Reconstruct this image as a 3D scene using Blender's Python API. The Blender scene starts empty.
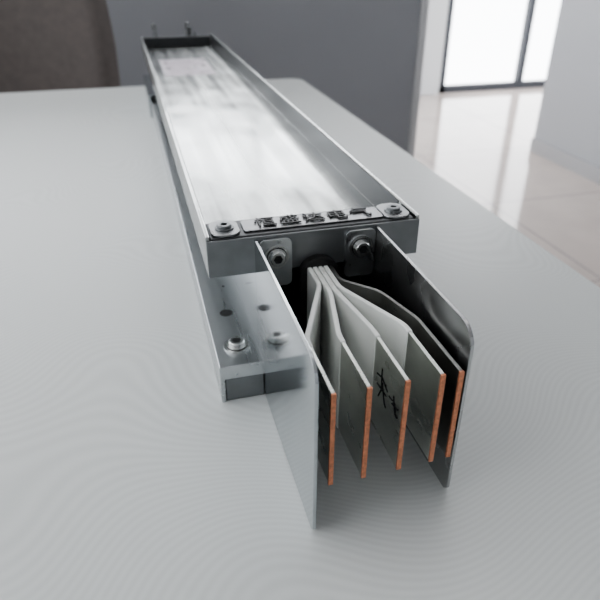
import bpy, bmesh, math
from mathutils import Vector
S=0.32; CZ=1.07
def P(x,y,z): return Vector((x*S,y*S,CZ+z*S))
scene=bpy.context.scene
# ---------------- materials
def mat(name,col=(.5,.5,.5),rough=.5,metal=0.0,noise=None,bump=None,**kw):
    m=bpy.data.materials.new(name); m.use_nodes=True
    nt=m.node_tree; b=nt.nodes['Principled BSDF']
    b.inputs['Base Color'].default_value=(*col,1); b.inputs['Roughness'].default_value=rough
    b.inputs['Metallic'].default_value=metal
    tc=nt.nodes.new('ShaderNodeTexCoord')
    if noise:
        sc,ac,ar=noise
        mp=nt.nodes.new('ShaderNodeMapping'); mp.inputs['Scale'].default_value=sc
        nt.links.new(tc.outputs['Object'],mp.inputs[0])
        n=nt.nodes.new('ShaderNodeTexNoise'); n.inputs['Scale'].default_value=1; n.inputs['Detail'].default_value=5
        nt.links.new(mp.outputs[0],n.inputs['Vector'])
        r=nt.nodes.new('ShaderNodeMapRange'); r.inputs[1].default_value=.25; r.inputs[2].default_value=.75
        r.inputs[3].default_value=1-ac; r.inputs[4].default_value=1+ac
        nt.links.new(n.outputs[0],r.inputs[0])
        v=nt.nodes.new('ShaderNodeVectorMath'); v.operation='SCALE'; v.inputs[0].default_value=col
        nt.links.new(r.outputs[0],v.inputs['Scale']); nt.links.new(v.outputs[0],b.inputs['Base Color'])
        r2=nt.nodes.new('ShaderNodeMapRange'); r2.inputs[1].default_value=.25; r2.inputs[2].default_value=.75
        r2.inputs[3].default_value=max(0,rough-ar); r2.inputs[4].default_value=rough+ar
        nt.links.new(n.outputs[0],r2.inputs[0]); nt.links.new(r2.outputs[0],b.inputs['Roughness'])
    if bump:
        sc,st,di=bump
        mp=nt.nodes.new('ShaderNodeMapping'); mp.inputs['Scale'].default_value=sc
        nt.links.new(tc.outputs['Object'],mp.inputs[0])
        n=nt.nodes.new('ShaderNodeTexNoise'); n.inputs['Scale'].default_value=1; n.inputs['Detail'].default_value=2
        nt.links.new(mp.outputs[0],n.inputs['Vector'])
        bp=nt.nodes.new('ShaderNodeBump'); bp.inputs['Strength'].default_value=st; bp.inputs['Distance'].default_value=di
        nt.links.new(n.outputs[0],bp.inputs['Height']); nt.links.new(bp.outputs[0],b.inputs['Normal'])
    return m
M={}
def channel_floor():
    m=bpy.data.materials.new('galvanised_channel'); m.use_nodes=True; nt=m.node_tree; b=nt.nodes['Principled BSDF']
    b.inputs['Metallic'].default_value=1
    tc=nt.nodes.new('ShaderNodeTexCoord')
    def noise(sc,det):
        mp=nt.nodes.new('ShaderNodeMapping'); mp.inputs['Scale'].default_value=sc; nt.links.new(tc.outputs['Object'],mp.inputs[0])
        n=nt.nodes.new('ShaderNodeTexNoise'); n.inputs['Scale'].default_value=1; n.inputs['Detail'].default_value=det; nt.links.new(mp.outputs[0],n.inputs['Vector']); return n.outputs[0]
    def rng(o,a,c,lo=.3,hi=.7):
        r=nt.nodes.new('ShaderNodeMapRange'); r.inputs[1].default_value=lo; r.inputs[2].default_value=hi; r.inputs[3].default_value=a; r.inputs[4].default_value=c
        nt.links.new(o,r.inputs[0]); return r.outputs[0]
    streak=noise((90,1.2,90),4); blot=noise((14,6,14),2); fine=noise((120,120,120),2)
    mu=nt.nodes.new('ShaderNodeMath'); mu.operation='MULTIPLY'; nt.links.new(rng(streak,.86,1.10),mu.inputs[0]); nt.links.new(rng(blot,.76,1.15),mu.inputs[1])
    mu2=nt.nodes.new('ShaderNodeMath'); mu2.operation='MULTIPLY'; nt.links.new(mu.outputs[0],mu2.inputs[0]); nt.links.new(rng(fine,.94,1.05),mu2.inputs[1])
    v=nt.nodes.new('ShaderNodeVectorMath'); v.operation='SCALE'; v.inputs[0].default_value=(.50,.515,.505); nt.links.new(mu2.outputs[0],v.inputs['Scale']); nt.links.new(v.outputs[0],b.inputs['Base Color'])
    nt.links.new(rng(streak,.15,.28),b.inputs['Roughness'])
    d=noise((16,7,16),1)
    bp=nt.nodes.new('ShaderNodeBump'); bp.inputs['Strength'].default_value=.5; bp.inputs['Distance'].default_value=.006
    nt.links.new(d,bp.inputs['Height']); nt.links.new(bp.outputs[0],b.inputs['Normal'])
    return m
M['alu']=channel_floor()
M['aluside']=mat('aluminium_side',(.56,.58,.59),.30,1,noise=((60,2,60),.08,.06))
M['innershade']=mat('flange_shade',(.055,.058,.062),.35,.7,noise=((30,3,30),.2,.08))  # shaded look of the bare flange walls, put into a dark colour
M['plate']=mat('polished_plate',(.52,.55,.565),.11,1,noise=((8,12,12),.06,.04),bump=((6,6,6),.1,.004))
M['platein']=mat('dark_plate',(.50,.51,.51),.26,1,noise=((20,20,20),.15,.06))
M['nameplate']=mat('name_plate_metal',(.28,.285,.29),.32,1,noise=((60,60,60),.2,.08))
M['endface']=mat('end_cap_metal',(.22,.23,.235),.4,.8,noise=((50,50,50),.15,.05))
M['bar']=mat('tinned_busbar',(.72,.74,.70),.30,1,noise=((30,30,60),.12,.08))
M['barpe']=mat('bare_busbar',(.32,.32,.31),.32,1,noise=((30,30,60),.12,.08))
M['cop']=mat('copper_cut',(.62,.27,.16),.42,.6,noise=((500,500,500),.3,.1))
M['ins']=mat('white_epoxy_insulation',(.93,.95,.92),.35,0,noise=((40,40,40),.03,.05))
M['black']=mat('black_rubber',(.012,.012,.012),.45)
M['darkbar']=mat('dark_name_bar',(.06,.063,.066),.38,.6,noise=((60,60,60),.15,.05))
M['char']=mat('embossed_char',(.015,.015,.015),.45,.0)
M['bolt']=mat('zinc_bolt',(.68,.69,.68),.25,1)
M['ink']=mat('marker_ink',(.01,.01,.012),.5)
M['sticker']=mat('sticker',(.55,.50,.55),.3,0.3,noise=((60,25,60),.2,.05))
M['stickline']=mat('sticker_print',(.42,.32,.40),.5)
M['tableside']=mat('table_edge_band',(.66,.68,.69),.4)
M['legs']=mat('table_leg_metal',(.5,.5,.5),.4,.5)
M['chair']=mat('chair_fabric',(.115,.100,.094),.8,noise=((40,40,40),.15,.05))
M['chairmetal']=mat('chair_metal',(.08,.08,.085),.35,.8)
M['part']=mat('partition_paint',(.27,.28,.298),.6,noise=((4,4,4),.03,.03))
M['trim']=mat('partition_trim',(.46,.47,.48),.45)
M['wall']=mat('wall_paint',(.62,.63,.64),.7,noise=((3,3,3),.02,.02))
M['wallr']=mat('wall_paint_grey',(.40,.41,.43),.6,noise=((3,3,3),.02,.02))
M['ceil']=mat('ceiling_paint',(.7,.7,.7),.8)
M['frame']=mat('window_frame',(.03,.033,.04),.4,.4)
M['base']=mat('baseboard',(.4,.4,.41),.5)
def tile():
    m=bpy.data.materials.new('floor_tile'); m.use_nodes=True; nt=m.node_tree; b=nt.nodes['Principled BSDF']
    tc=nt.nodes.new('ShaderNodeTexCoord'); br=nt.nodes.new('ShaderNodeTexBrick')
    br.offset=0; br.inputs['Scale'].default_value=1; br.inputs['Brick Width'].default_value=.8; br.inputs['Row Height'].default_value=.8
    br.inputs['Mortar Size'].default_value=.004
    br.inputs['Color1'].default_value=(.60,.525,.485,1); br.inputs['Color2'].default_value=(.58,.51,.47,1); br.inputs['Mortar'].default_value=(.3,.27,.26,1)
    nt.links.new(tc.outputs['Object'],br.inputs['Vector'])
    n=nt.nodes.new('ShaderNodeTexNoise'); n.inputs['Scale'].default_value=6; n.inputs['Detail'].default_value=6
    nt.links.new(tc.outputs['Object'],n.inputs['Vector'])
    mx=nt.nodes.new('ShaderNodeMix'); mx.data_type='RGBA'; mx.blend_type='MULTIPLY'; mx.inputs[0].default_value=.2
    nt.links.new(br.outputs[0],mx.inputs[6]); nt.links.new(n.outputs[0],mx.inputs[7]); nt.links.new(mx.outputs[2],b.inputs['Base Color'])
    b.inputs['Roughness'].default_value=.1
    return m
M['floor']=tile()
def tabletop():
    m=bpy.data.materials.new('table_laminate'); m.use_nodes=True; nt=m.node_tree; b=nt.nodes['Principled BSDF']
    tc=nt.nodes.new('ShaderNodeTexCoord'); 
    n0=nt.nodes.new('ShaderNodeTexNoise'); n0.inputs['Scale'].default_value=5; n0.inputs['Detail'].default_value=0
    nt.links.new(tc.outputs['Object'],n0.inputs['Vector'])
    ma=nt.nodes.new('ShaderNodeMath'); ma.operation='MULTIPLY'; ma.inputs[1].default_value=260
    nt.links.new(n0.outputs[0],ma.inputs[0])
    sx=nt.nodes.new('ShaderNodeSeparateXYZ'); nt.links.new(tc.outputs['Object'],sx.inputs[0])
    m2=nt.nodes.new('ShaderNodeMath'); m2.operation='MULTIPLY_ADD'; m2.inputs[1].default_value=900
    nt.links.new(sx.outputs[1],m2.inputs[0]); nt.links.new(ma.outputs[0],m2.inputs[2])
    s=nt.nodes.new('ShaderNodeMath'); s.operation='SINE'; nt.links.new(m2.outputs[0],s.inputs[0])
    r=nt.nodes.new('ShaderNodeMapRange'); r.inputs[1].default_value=-1; r.inputs[2].default_value=1; r.inputs[3].default_value=.955; r.inputs[4].default_value=1.02
    nt.links.new(s.outputs[0],r.inputs[0])
    v=nt.nodes.new('ShaderNodeVectorMath'); v.operation='SCALE'; v.inputs[0].default_value=(.585,.605,.598)
    nt.links.new(r.outputs[0],v.inputs['Scale']); nt.links.new(v.outputs[0],b.inputs['Base Color'])
    b.inputs['Roughness'].default_value=.36
    return m
M['table']=tabletop()
# ---------------- helpers
def empty(name,loc=(0,0,0)):
    e=bpy.data.objects.new(name,None); scene.collection.objects.link(e); e.location=loc; e.empty_display_size=.1
    bpy.context.view_layer.update(); return e
def addmesh(name,verts,faces,m,parent=None,bevel=0,smooth=False,seg=2):
    me=bpy.data.meshes.new(name); me.from_pydata([tuple(v) for v in verts],[],faces)
    bm=bmesh.new(); bm.from_mesh(me); bmesh.ops.recalc_face_normals(bm,faces=bm.faces); bm.to_mesh(me); bm.free()
    me.materials.append(m); o=bpy.data.objects.new(name,me); scene.collection.objects.link(o)
    if bevel:
        b=o.modifiers.new('b','BEVEL'); b.width=bevel; b.segments=seg; b.limit_method='ANGLE'; b.angle_limit=.6
    if smooth:
        for p in me.polygons: p.use_smooth=True
    if parent: o.parent=parent; o.matrix_parent_inverse=parent.matrix_world.inverted()
    return o
BF=[(0,1,2,3),(4,5,6,7),(0,1,5,4),(1,2,6,5),(2,3,7,6),(3,0,4,7)]
def box(name,x0,x1,y0,y1,z0,z1,m,parent=None,bevel=0,seg=2):  # metres
    v=[(x0,y0,z0),(x1,y0,z0),(x1,y1,z0),(x0,y1,z0),(x0,y0,z1),(x1,y0,z1),(x1,y1,z1),(x0,y1,z1)]
    return addmesh(name,v,BF,m,parent,bevel,False,seg)
def ubox(name,x0,x1,y0,y1,z0,z1,m,parent=None,bevel=0,seg=2):
    a=P(x0,y0,z0); b=P(x1,y1,z1); return box(name,a.x,b.x,a.y,b.y,a.z,b.z,m,parent,bevel*S,seg)
def prism(name,pts,axis,a0,a1,m,parent=None,bevel=0,unit=True):
    """extrude 2D polygon. axis 'y': pts=(x,z); 'x': pts=(y,z); 'z': pts=(x,y)"""
    def mk(p,a):
        t={'y':(p[0],a,p[1]),'x':(a,p[0],p[1]),'z':(p[0],p[1],a)}[axis]
        return P(*t) if unit else Vector(t)
    n=len(pts); v=[mk(p,a0) for p in pts]+[mk(p,a1) for p in pts]
    f=[tuple(range(n)),tuple(range(n,2*n))]+[(i,(i+1)%n,n+(i+1)%n,n+i) for i in range(n)]
    return addmesh(name,v,f,m,parent,bevel*(S if unit else 1))
def join(objs,name):
    bpy.ops.object.select_all(action='DESELECT')
    for o in objs:
        o.select_set(True)
    bpy.context.view_layer.objects.active=objs[0]
    bpy.ops.object.convert(target='MESH')
    bpy.ops.object.join(); o=bpy.context.view_layer.objects.active; o.name=name; o.data.name=name; return o
def roundrect(x0,x1,y0,y1,r,corners=(1,1,1,1),n=8):
    pts=[]
    for k,(cx,cy,a0) in enumerate([(x0+r,y0+r,180),(x1-r,y0+r,270),(x1-r,y1-r,0),(x0+r,y1-r,90)]):
        if corners[k]:
            for i in range(n+1):
                a=math.radians(a0+90*i/n); pts.append((cx+r*math.cos(a),cy+r*math.sin(a)))
        else:
            pts.append([(x0,y0),(x1,y0),(x1,y1),(x0,y1)][k])
    return pts
def lathe(name,prof,origin,direction,m,parent=None,n=32,smooth=False):
    d=Vector(direction).normalized(); q=d.to_track_quat('Z','Y')
    v=[];f=[]
    for (r,h) in prof:
        for i in range(n):
            a=2*math.pi*i/n; v.append(origin+q@Vector((r*math.cos(a),r*math.sin(a),h)))
    for k in range(len(prof)-1):
        for i in range(n): f.append((k*n+i,k*n+(i+1)%n,(k+1)*n+(i+1)%n,(k+1)*n+i))
    f.append(tuple(range(n))); f.append(tuple(range((len(prof)-1)*n,len(prof)*n)))
    return addmesh(name,v,f,m,parent,0,smooth)
def bolt(name,origin,direction,parent,r=.0062):
    o1=lathe(name+'_w',[(r*1.35,0),(r*1.35,.0012),(r*.6,.0012)],origin,direction,M['bolt'],None,32)
    o2=lathe(name+'_s',[(r*1.02,.0012),(r*1.02,.0028),(r*.5,.0028)],origin,direction,M['bolt'],None,32)
    o3=lathe(name+'_h',[(r*.82,.0028),(r*.82,.0056),(r*.74,.0062),(r*.5,.0062)],origin,direction,M['bolt'],None,32)
    o4=lathe(name+'_r',[(r*.50,.0058),(r*.50,.0063)],origin,direction,M['black'],None,6)
    o5=lathe(name+'_g',[(r*1.08,.0011),(r*1.08,.0016)],origin,direction,M['black'],None,32)
    o=join([o1,o2,o3,o4,o5],name); o.parent=parent; o.matrix_parent_inverse=parent.matrix_world.inverted(); return o

# ================= BUSBAR TRUNKING =================
B=empty('busbar_trunking',P(.383,3,-1))
YF=1.265; YB=5.05
XL,XR=.117,.649
FZ=-.652
up=[(XL,-.677),(XR,-.677),(XR,-.573),(XR-.010,-.573),(XR-.010,FZ),(XL+.010,FZ),(XL+.010,-.573),(XL,-.573)]
prism('upper_channel',up,'y',YF,YB,M['alu'],B,.0025)
ubox('flange_shade_right',XR-.0115,XR-.0101,YF+.11,YB-.06,FZ+.001,-.576,M['innershade'],B)  # thin dark sheets added over the metal walls to paint their shade
ubox('flange_shade_left',XL+.0101,XL+.0115,YF+.11,YB-.06,FZ+.001,-.576,M['innershade'],B)
lo=[(XL,-.891),(XR,-.891),(XR,-1.0),(XR-.012,-1.0),(XR-.012,-.93),(XL+.012,-.93),(XL+.012,-1.0),(XL,-1.0)]
prism('lower_channel',lo,'y',1.193,YB+.05,M['aluside'],B,.0025)
ubox('lower_end_cap_left',XL+.013,.229,1.196,1.21,-.999,-.931,M['endface'],B,.003)
ubox('lower_end_cap_right',.538,XR-.013,1.196,1.21,-.999,-.931,M['endface'],B,.003)
ubox('core_sheet_left',.229,.236,YF-.0069,YB+.054,-.8905,-.6775,M['plate'],B)
ubox('core_sheet_right',.531,.538,YF-.0069,YB+.054,-.8905,-.6775,M['aluside'],B)
ubox('core_fill',.2365,.5305,1.33,YB+.3,-.8905,-.6775,M['black'],B)
for k,(x,fx0,fx1) in enumerate(((.229,.229,.262),(.531,.505,.538))):
    pts=roundrect(YB+.055,5.68,-.96,-.575,.03,(0,0,1,0))
    prism('rear_joint_plate_%d'%(k+1),pts,'x',x,x+.007,M['plate'],B)
    ubox('rear_joint_flange_%d'%(k+1),fx0,fx1,5.56,5.57,-.90,-.545,M['platein'],B,.002)
ubox('rear_end_cap',XL+.013,XR-.013,YB-.05,YB-.01,FZ+.001,-.59,M['darkbar'],B,.003)
prism('rear_bracket',[(XL-.018,-1.0),(XL-.001,-1.0),(XL-.001,-.86),(XL+.1,-.86),(XL+.1,-.85),(XL-.018,-.85)],'y',4.25,5.0,M['plate'],B,.002)
ubox('upper_end_cap',XL+.001,XR-.001,YF-.006,YF-.0003,-.676,-.582,M['endface'],B,.002)
def plate(y0,xa,xb,name,m):
    r=.045; pts=[(YF-.007,-.588),(YF-.007,-.890),(1.192,-.890),(1.192,-.998),(y0+.012,-.998),(y0,-.986)]
    for i in range(9):
        a=math.radians(180-90*i/8); pts.append((y0+r+r*math.cos(a),-.588-r+r*math.sin(a)))
    return prism(name,pts,'x',xa,xb,m,B,.0012)
plate(.752,.229,.236,'joint_plate_left',M['plate'])
plate(.780,.531,.538,'joint_plate_right',M['platein'])
for k,(xa,xb,bx) in enumerate(((.237,.318,.288),(.452,.530,.500))):
    pts=roundrect(xa,xb,-.715,-.590,.015,(1,1,1,1))
    prism('mount_tab_%d'%(k+1),pts,'y',YF-.014,YF-.0065,M['aluside'],B,.001)
    bolt('tab_bolt_%d'%(k+1),P(bx-.008,YF-.014,-.634),(0,-1,0),B,.0072)
pts=[(.335,-.89)]+[(.384+.05*math.cos(math.radians(a)),-.690+.045*math.sin(math.radians(a))) for a in range(180,-1,-15)]+[(.433,-.89)]
prism('bar_sleeve',pts,'y',YF-.03,1.33,M['black'],B,.003)
ubox('name_bar',XL+.0125,XR-.0125,YF+.002,YF+.10,FZ+.001,-.580,M['darkbar'],B,.003)
prism('name_plate',roundrect(.212,.563,YF+.020,YF+.086,.008),'z',-.5798,-.576,M['nameplate'],B,.0012)
for k,x in enumerate((.168,.598)):
    prism('name_bar_ear_%d'%(k+1),roundrect(x-.034,x+.034,YF+.004,YF+.096,.025),'z',-.5798,-.574,M['nameplate'],B,.0015)
    o=P(x,1.312,-.574)
    lathe('name_bar_bolt_%d'%(k+1),[(.0072,0),(.0072,.0010),(.0056,.0012),(.0056,.0026),(.0048,.0032),(.0026,.0032),(.0026,.001)],o,(0,0,1),M['endface'],B,32)
cu=bpy.data.curves.new('name_text','FONT'); cu.body='恒盛达电气'; cu.size=.0175; cu.extrude=.0005; cu.align_x='CENTER'; cu.align_y='CENTER'; cu.space_character=1.22
to=bpy.data.objects.new('name_text',cu); scene.collection.objects.link(to); to.location=P(.390,YF+.053,-.576)+Vector((0,0,.0009)); cu.materials.append(M['char'])
to.parent=B; to.matrix_parent_inverse=B.matrix_world.inverted()
bolt('shelf_bolt',P(.175,1.275,-.891),(0,0,1),B,.0080)
lathe('shelf_hole',[(.0058,0),(.0058,.0003)],P(.174,1.445,-.891),(0,0,1),M['black'],B)
lathe('shelf_hole_small',[(.0012,0),(.0012,.0003)],P(.19,1.60,-.891),(0,0,1),M['black'],B)
st=ubox('channel_sticker',.20,.50,3.75,4.35,FZ+.0002,FZ+.0015,M['sticker'],B)
for i in range(5):
    ubox('sticker_line_%d'%i,.23,.47-.05*(i%3),3.82+i*.1,3.85+i*.1,FZ+.0015,FZ+.0020,M['stickline'],B)
def fillet(path,r=.018,n=6):
    out=[Vector(path[0])]
    for i in range(1,len(path)-1):
        a,b,c=Vector(path[i-1]),Vector(path[i]),Vector(path[i+1])
        p0=b+(a-b).normalized()*r; p2=b+(c-b).normalized()*r
        for k in range(n+1):
            t=k/n; out.append(p0*(1-t)**2+b*2*t*(1-t)+p2*t*t)
    out.append(Vector(path[-1])); return out
def strip(name,pts,th,z0,z1,m,bev=.0015):
    L=[];R=[]
    for i,p in enumerate(pts):
        a=pts[max(i-1,0)]; b=pts[min(i+1,len(pts)-1)]; d=(b-a).normalized(); n=Vector((-d.y,d.x))*th/2
        L.append(tuple(p+n)); R.append(tuple(p-n))
    nL=len(L)
    v=[];f=[]
    for z in (z0,z1):
        for p in L: v.append(P(p[0],p[1],z))
        for p in R: v.append(P(p[0],p[1],z))
    k=2*nL
    for i in range(nL-1):
        f+= [(i,i+1,nL+i+1,nL+i),(k+i,k+i+1,k+nL+i+1,k+nL+i),(i,i+1,k+i+1,k+i),(nL+i,nL+i+1,k+nL+i+1,k+nL+i)]
    f+=[(0,nL,k+nL,k),(nL-1,2*nL-1,k+2*nL-1,k+nL-1)]
    return addmesh(name,v,f,m,B,bev*S)
def cut(pts,ymin):
    out=[]
    for i,p in enumerate(pts):
        if p.y>=ymin: out.append(p)
        else:
            a=pts[i-1]; t=(a.y-ymin)/(a.y-p.y); out.append(a.lerp(p,t)); break
    return out
ends=[.268,.335,.408,.477,.514]
for i in range(5):
    x0=.357+.0135*i; xe=ends[i]
    if i<4: path=[(x0,1.33),(x0,(1.15,1.11,1.12,1.13)[i]),(xe,.945),(xe,.773)]
    else: path=[(x0,1.33),(x0,1.165),(.480,1.09),(xe,.96),(xe,.773)]
    pts=fillet(path)
    zt=-.668; zb=(-.889,-.889,-.886,-.883,-.880)[i]
    strip('busbar_%d'%(i+1),pts,.0080,zb,zt,M['bar'] if i<4 else M['barpe'])
    if i<4: strip('insulation_%d'%(i+1),cut(pts,.915),.0112,zb-.003,zt+.002,M['ins'],.003)
    ubox('copper_end_%d'%(i+1),xe-.0048,xe+.0048,.767,.7728,zb-.0002,zt+.0002,M['cop'],B,.001)
def stroke(name,pp,x=.4036,w=.0010):
    c=bpy.data.curves.new(name,'CURVE'); c.dimensions='3D'; c.bevel_depth=w*.6; c.bevel_resolution=1
    sp=c.splines.new('POLY'); sp.points.add(len(pp)-1)
    for q,(y,z) in zip(sp.points,pp):
        v=P(x,y,z); q.co=(v.x,v.y,v.z,1)
    c.materials.append(M['ink']); o=bpy.data.objects.new(name,c); scene.collection.objects.link(o)
    o.parent=B; o.matrix_parent_inverse=B.matrix_world.inverted()
stroke('ink_1',[(.895,-.742),(.868,-.735),(.84,-.748)])
stroke('ink_2',[(.873,-.715),(.870,-.765),(.882,-.790)])
stroke('ink_3',[(.868,-.745),(.850,-.785),(.842,-.790)])
stroke('ink_4',[(.893,-.765),(.845,-.762)])
stroke('ink_5',[(.832,-.752),(.815,-.749)])
stroke('ink_6',[(.812,-.735),(.800,-.770),(.790,-.772)])
stroke('ink_7',[(.817,-.757),(.790,-.752)])

# ================= TABLE =================
T=empty('office_table',(-.4,.6,0))
tz=CZ-S
tx1=1.452*S; ty1=5.375*S
prism('table_top',roundrect(-1.3,tx1,-.35,ty1,.035),'z',tz-.004,tz,M['table'],T,.0015,unit=False)
prism('table_core',roundrect(-1.3,tx1,-.35,ty1,.035),'z',tz-.030,tz-.0041,M['tableside'],T,.002,unit=False)
for i,(x,y) in enumerate(((-1.22,-.27),(tx1-.12,-.27),(tx1-.12,ty1-.14),(-1.22,ty1-.14))):
    box('table_leg_%d'%(i+1),x,x+.05,y,y+.05,0,tz-.031,M['legs'],T,.004)
box('table_apron_1',-1.17,tx1-.12,ty1-.13,ty1-.10,tz-.09,tz-.031,M['legs'],T)
box('table_apron_2',-1.17,tx1-.12,-.26,-.23,tz-.09,tz-.031,M['legs'],T)

# ================= CHAIR =================
C=empty('office_chair',(-.34,2.05,0))
def cushion(name,x0,x1,y0,y1,z0,z1,r,m):
    o=box(name,x0,x1,y0,y1,z0,z1,m,C,r,5)
    for p in o.data.polygons: p.use_smooth=True
    return o
vs=[];fs=[];nx,nz=16,14
x0,x1,z0,z1=-.60,-.030,.54,1.08
for s in (0,1):
    for j in range(nz+1):
        for i in range(nx+1):
            u=i/nx*2-1; w=j/nz*2-1
            k=(1-abs(u)**6)**.25 if abs(u)<1 else 0; k2=(1-abs(w)**6)**.25 if abs(w)<1 else 0
            th=.045*k*k2
            uu=u*(1-.05*max(0,w)) * (1-.04*w*w)
            x=(x0+x1)/2+uu*(x1-x0)/2; z=(z0+z1)/2+w*(z1-z0)/2
            y=2.12-.06*u*u+.04*w+(-th if s==0 else th)
            vs.append((x,y,z))
N=(nx+1)*(nz+1)
for s in (0,1):
    for j in range(nz):
        for i in range(nx):
            a=s*N+j*(nx+1)+i; fs.append((a,a+1,a+nx+2,a+nx+1))
ring=[i for i in range(nx+1)]+[j*(nx+1)+nx for j in range(1,nz+1)]+[nz*(nx+1)+i for i in range(nx-1,-1,-1)]+[j*(nx+1) for j in range(nz-1,0,-1)]
for k in range(len(ring)):
    a=ring[k]; b=ring[(k+1)%len(ring)]; fs.append((a,b,b+N,a+N))
bk=addmesh('backrest',vs,fs,M['chair'],C,0,True)
cushion('seat',-.58,-.06,1.62,2.08,.41,.50,.035,M['chair'])
box('back_support',-.36,-.28,2.10,2.14,.38,.70,M['chairmetal'],C,.008)
box('seat_plate',-.42,-.22,1.72,2.14,.375,.409,M['chairmetal'],C,.006)
lathe('gas_lift',[(.028,0),(.028,.16),(.02,.16),(.02,.28)],Vector((-.32,1.85,.10)),(0,0,1),M['chairmetal'],C,24)
for s in (-1,1):
    cx=-.32+s*.30
    box('armrest_%d'%(1 if s<0 else 2),cx-.03,cx+.03,1.72,1.98,.645,.675,M['chairmetal'],C,.01)
    box('arm_post_%d'%(1 if s<0 else 2),cx-.018,cx+.018,1.83,1.87,.42,.645,M['chairmetal'],C,.005)
    box('arm_link_%d'%(1 if s<0 else 2),min(cx,-.32+s*.18),max(cx,-.32+s*.18),1.83,1.87,.39,.42,M['chairmetal'],C,.004)
for i in range(5):
    a=math.radians(72*i+18); d=Vector((math.cos(a),math.sin(a),0)); n=Vector((-d.y,d.x,0))
    c=Vector((-.32,1.85,0)); 
    v=[]
    for (r,w,zl,zh) in ((.02,.026,.08,.12),(.30,.016,.06,.085)):
        for sx,z in ((-1,zl),(1,zl),(1,zh),(-1,zh)): v.append(c+d*r+n*w*sx+Vector((0,0,z)))
    addmesh('base_leg_%d'%(i+1),v,BF,M['chairmetal'],C,.003)
    lathe('castor_%d'%(i+1),[(.02,0),(.03,.004),(.03,.036),(.02,.04)],c+d*.29-n*.02+Vector((0,0,.03)),n,M['black'],C,20)

# ================= ROOM =================
H=2.8; WB=4.75; XL0=-3.2; XR0=5.2; YN=-3.0
box('floor',XL0-.2,XR0+.2,YN-.2,WB+.15,-.1,0,M['floor'])
box('ceiling',XL0-.2,XR0+.2,YN-.2,WB+.15,H,H+.1,M['ceil'])
Q=empty('office_partition',(0,2.62,0))
box('panel',-2.2,1.235,2.60,2.66,.06,1.25,M['part'],Q,.004)
box('end_trim',1.236,1.268,2.592,2.668,0,1.275,M['trim'],Q,.004)
box('top_trim',-2.2,1.2355,2.592,2.668,1.2505,1.275,M['trim'],Q,.004)
box('kick',-2.2,1.235,2.61,2.65,0,.0595,M['trim'],Q)
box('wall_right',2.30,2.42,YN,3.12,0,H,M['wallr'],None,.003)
w=[]
w.append(box('w1',XL0,2.49,WB,WB+.12,0,.95,M['wall']))
w.append(box('w2',XL0,2.49,WB,WB+.12,2.55,H,M['wall']))
w.append(box('w3',2.28,2.49,WB,WB+.12,.95,2.55,M['wall']))
w.append(box('w4',XL0,XL0+.3,WB,WB+.12,.95,2.55,M['wall']))
join(w,'wall_back')
box('trim_1',2.491,4.909,WB,WB+.12,2.555,H,M['wall'])
box('wall_back_end',4.91,XR0,WB,WB+.12,0,H,M['wall'])
def frame(name,x0,x1,z0,z1,ms,t=.05,y=WB+.03,rails=()):
    fr=[box('a',x0,x1,y,y+.05,z0,z0+t,M['frame']),box('a',x0,x1,y,y+.05,z1-t,z1,M['frame']),
        box('a',x0,x0+t,y,y+.05,z0,z1,M['frame']),box('a',x1-t,x1,y,y+.05,z0,z1,M['frame'])]
    for mx in ms: fr.append(box('a',mx-t/2,mx+t/2,y-.002,y+.052,z0,z1,M['frame']))
    for rz in rails: fr.append(box('a',x0,x1,y-.001,y+.051,rz-.025,rz+.025,M['frame']))
    return join(fr,name)
frame('window_1',XL0+.3,2.28,.95,2.55,[-1.7,-.4,.95])
frame('door_1',2.50,4.9,0,2.55,[3.27,4.05],.055,rails=(2.1,))
w=[box('w',XL0-.12,XL0,YN,WB,0,.9,M['wall']),box('w',XL0-.12,XL0,YN,WB,2.5,H,M['wall']),
   box('w',XL0-.12,XL0,YN,-1.2,.9,2.5,M['wall']),box('w',XL0-.12,XL0,3.6,WB,.9,2.5,M['wall'])]
join(w,'wall_left')
fr=[box('a',XL0-.08,XL0-.03,y,y+.05,.9,2.5,M['frame']) for y in (-1.2,0,1.2,2.4,3.55)]
fr+= [box('a',XL0-.081,XL0-.029,-1.2,3.6,z,z+.05,M['frame']) for z in (.9,2.45)]
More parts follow.
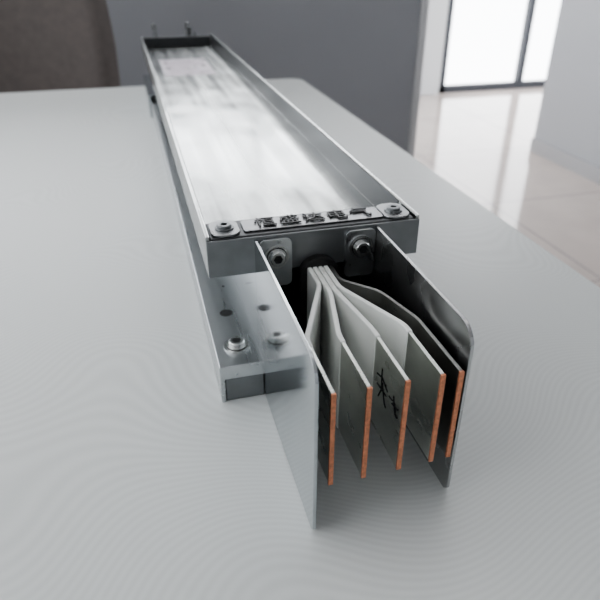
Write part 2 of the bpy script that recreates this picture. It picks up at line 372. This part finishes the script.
join(fr,'window_2')
box('wall_front',XL0,XR0,YN-.12,YN,0,H,M['wall'])
box('wall_side',XR0,XR0+.12,3.2,WB,0,H,M['wall'])
box('baseboard_right',2.288,2.2995,YN,3.12,0,.08,M['base'])
lm=bpy.data.materials.new('fill_lamp_glow'); lm.use_nodes=True; b=lm.node_tree.nodes['Principled BSDF']  # glow of the added overhead fill panels
b.inputs['Emission Color'].default_value=(1,.98,.95,1); b.inputs['Emission Strength'].default_value=2.5
for i,(x,y) in enumerate(((-1.4,.2),(.9,1.0),(-1.4,2.9),(.9,3.6))):  # unseen ceiling panels, added to give the room more light
    n='added_fill_lamp' if i==0 else 'added_fill_lamp.%03d'%i
    box(n,x-.3,x+.3,y-.3,y+.3,H-.03,H-.001,lm,None,.005)
# ---------------- light
wd=bpy.data.worlds.new('World'); scene.world=wd; wd.use_nodes=True
bg=wd.node_tree.nodes['Background']; bg.inputs[0].default_value=(.94,.965,1,1); bg.inputs[1].default_value=6.4
for nm,loc,rot,sx,sy in (('daylight_back',(-.3,WB+.14,1.75),(math.radians(-90),0,0),5.1,1.6),('daylight_left',(XL0-.13,1.2,1.7),(0,math.radians(-90),0),1.6,4.8),('daylight_door',(3.7,WB+.14,1.27),(math.radians(-90),0,0),2.4,2.55)):
    l=bpy.data.lights.new(nm,'AREA'); l.shape='RECTANGLE'; l.size=sx; l.size_y=sy; l.energy=1
    l.cycles.is_portal=True
    o=bpy.data.objects.new(nm,l); scene.collection.objects.link(o); o.location=loc; o.rotation_euler=rot
try: scene.view_settings.look='AgX - Medium High Contrast'
except Exception as e: print(e)
# ---------------- camera
cd=bpy.data.cameras.new('camera'); cam=bpy.data.objects.new('camera',cd); scene.collection.objects.link(cam)
cd.sensor_width=36; cd.lens=36; cam.location=(0,0,CZ); cam.rotation_euler=(math.radians(90-30.5),0,math.radians(-15.1))
cd.clip_start=.01
cd.dof.use_dof=True; cd.dof.focus_distance=.40; cd.dof.aperture_fstop=10
scene.camera=cam
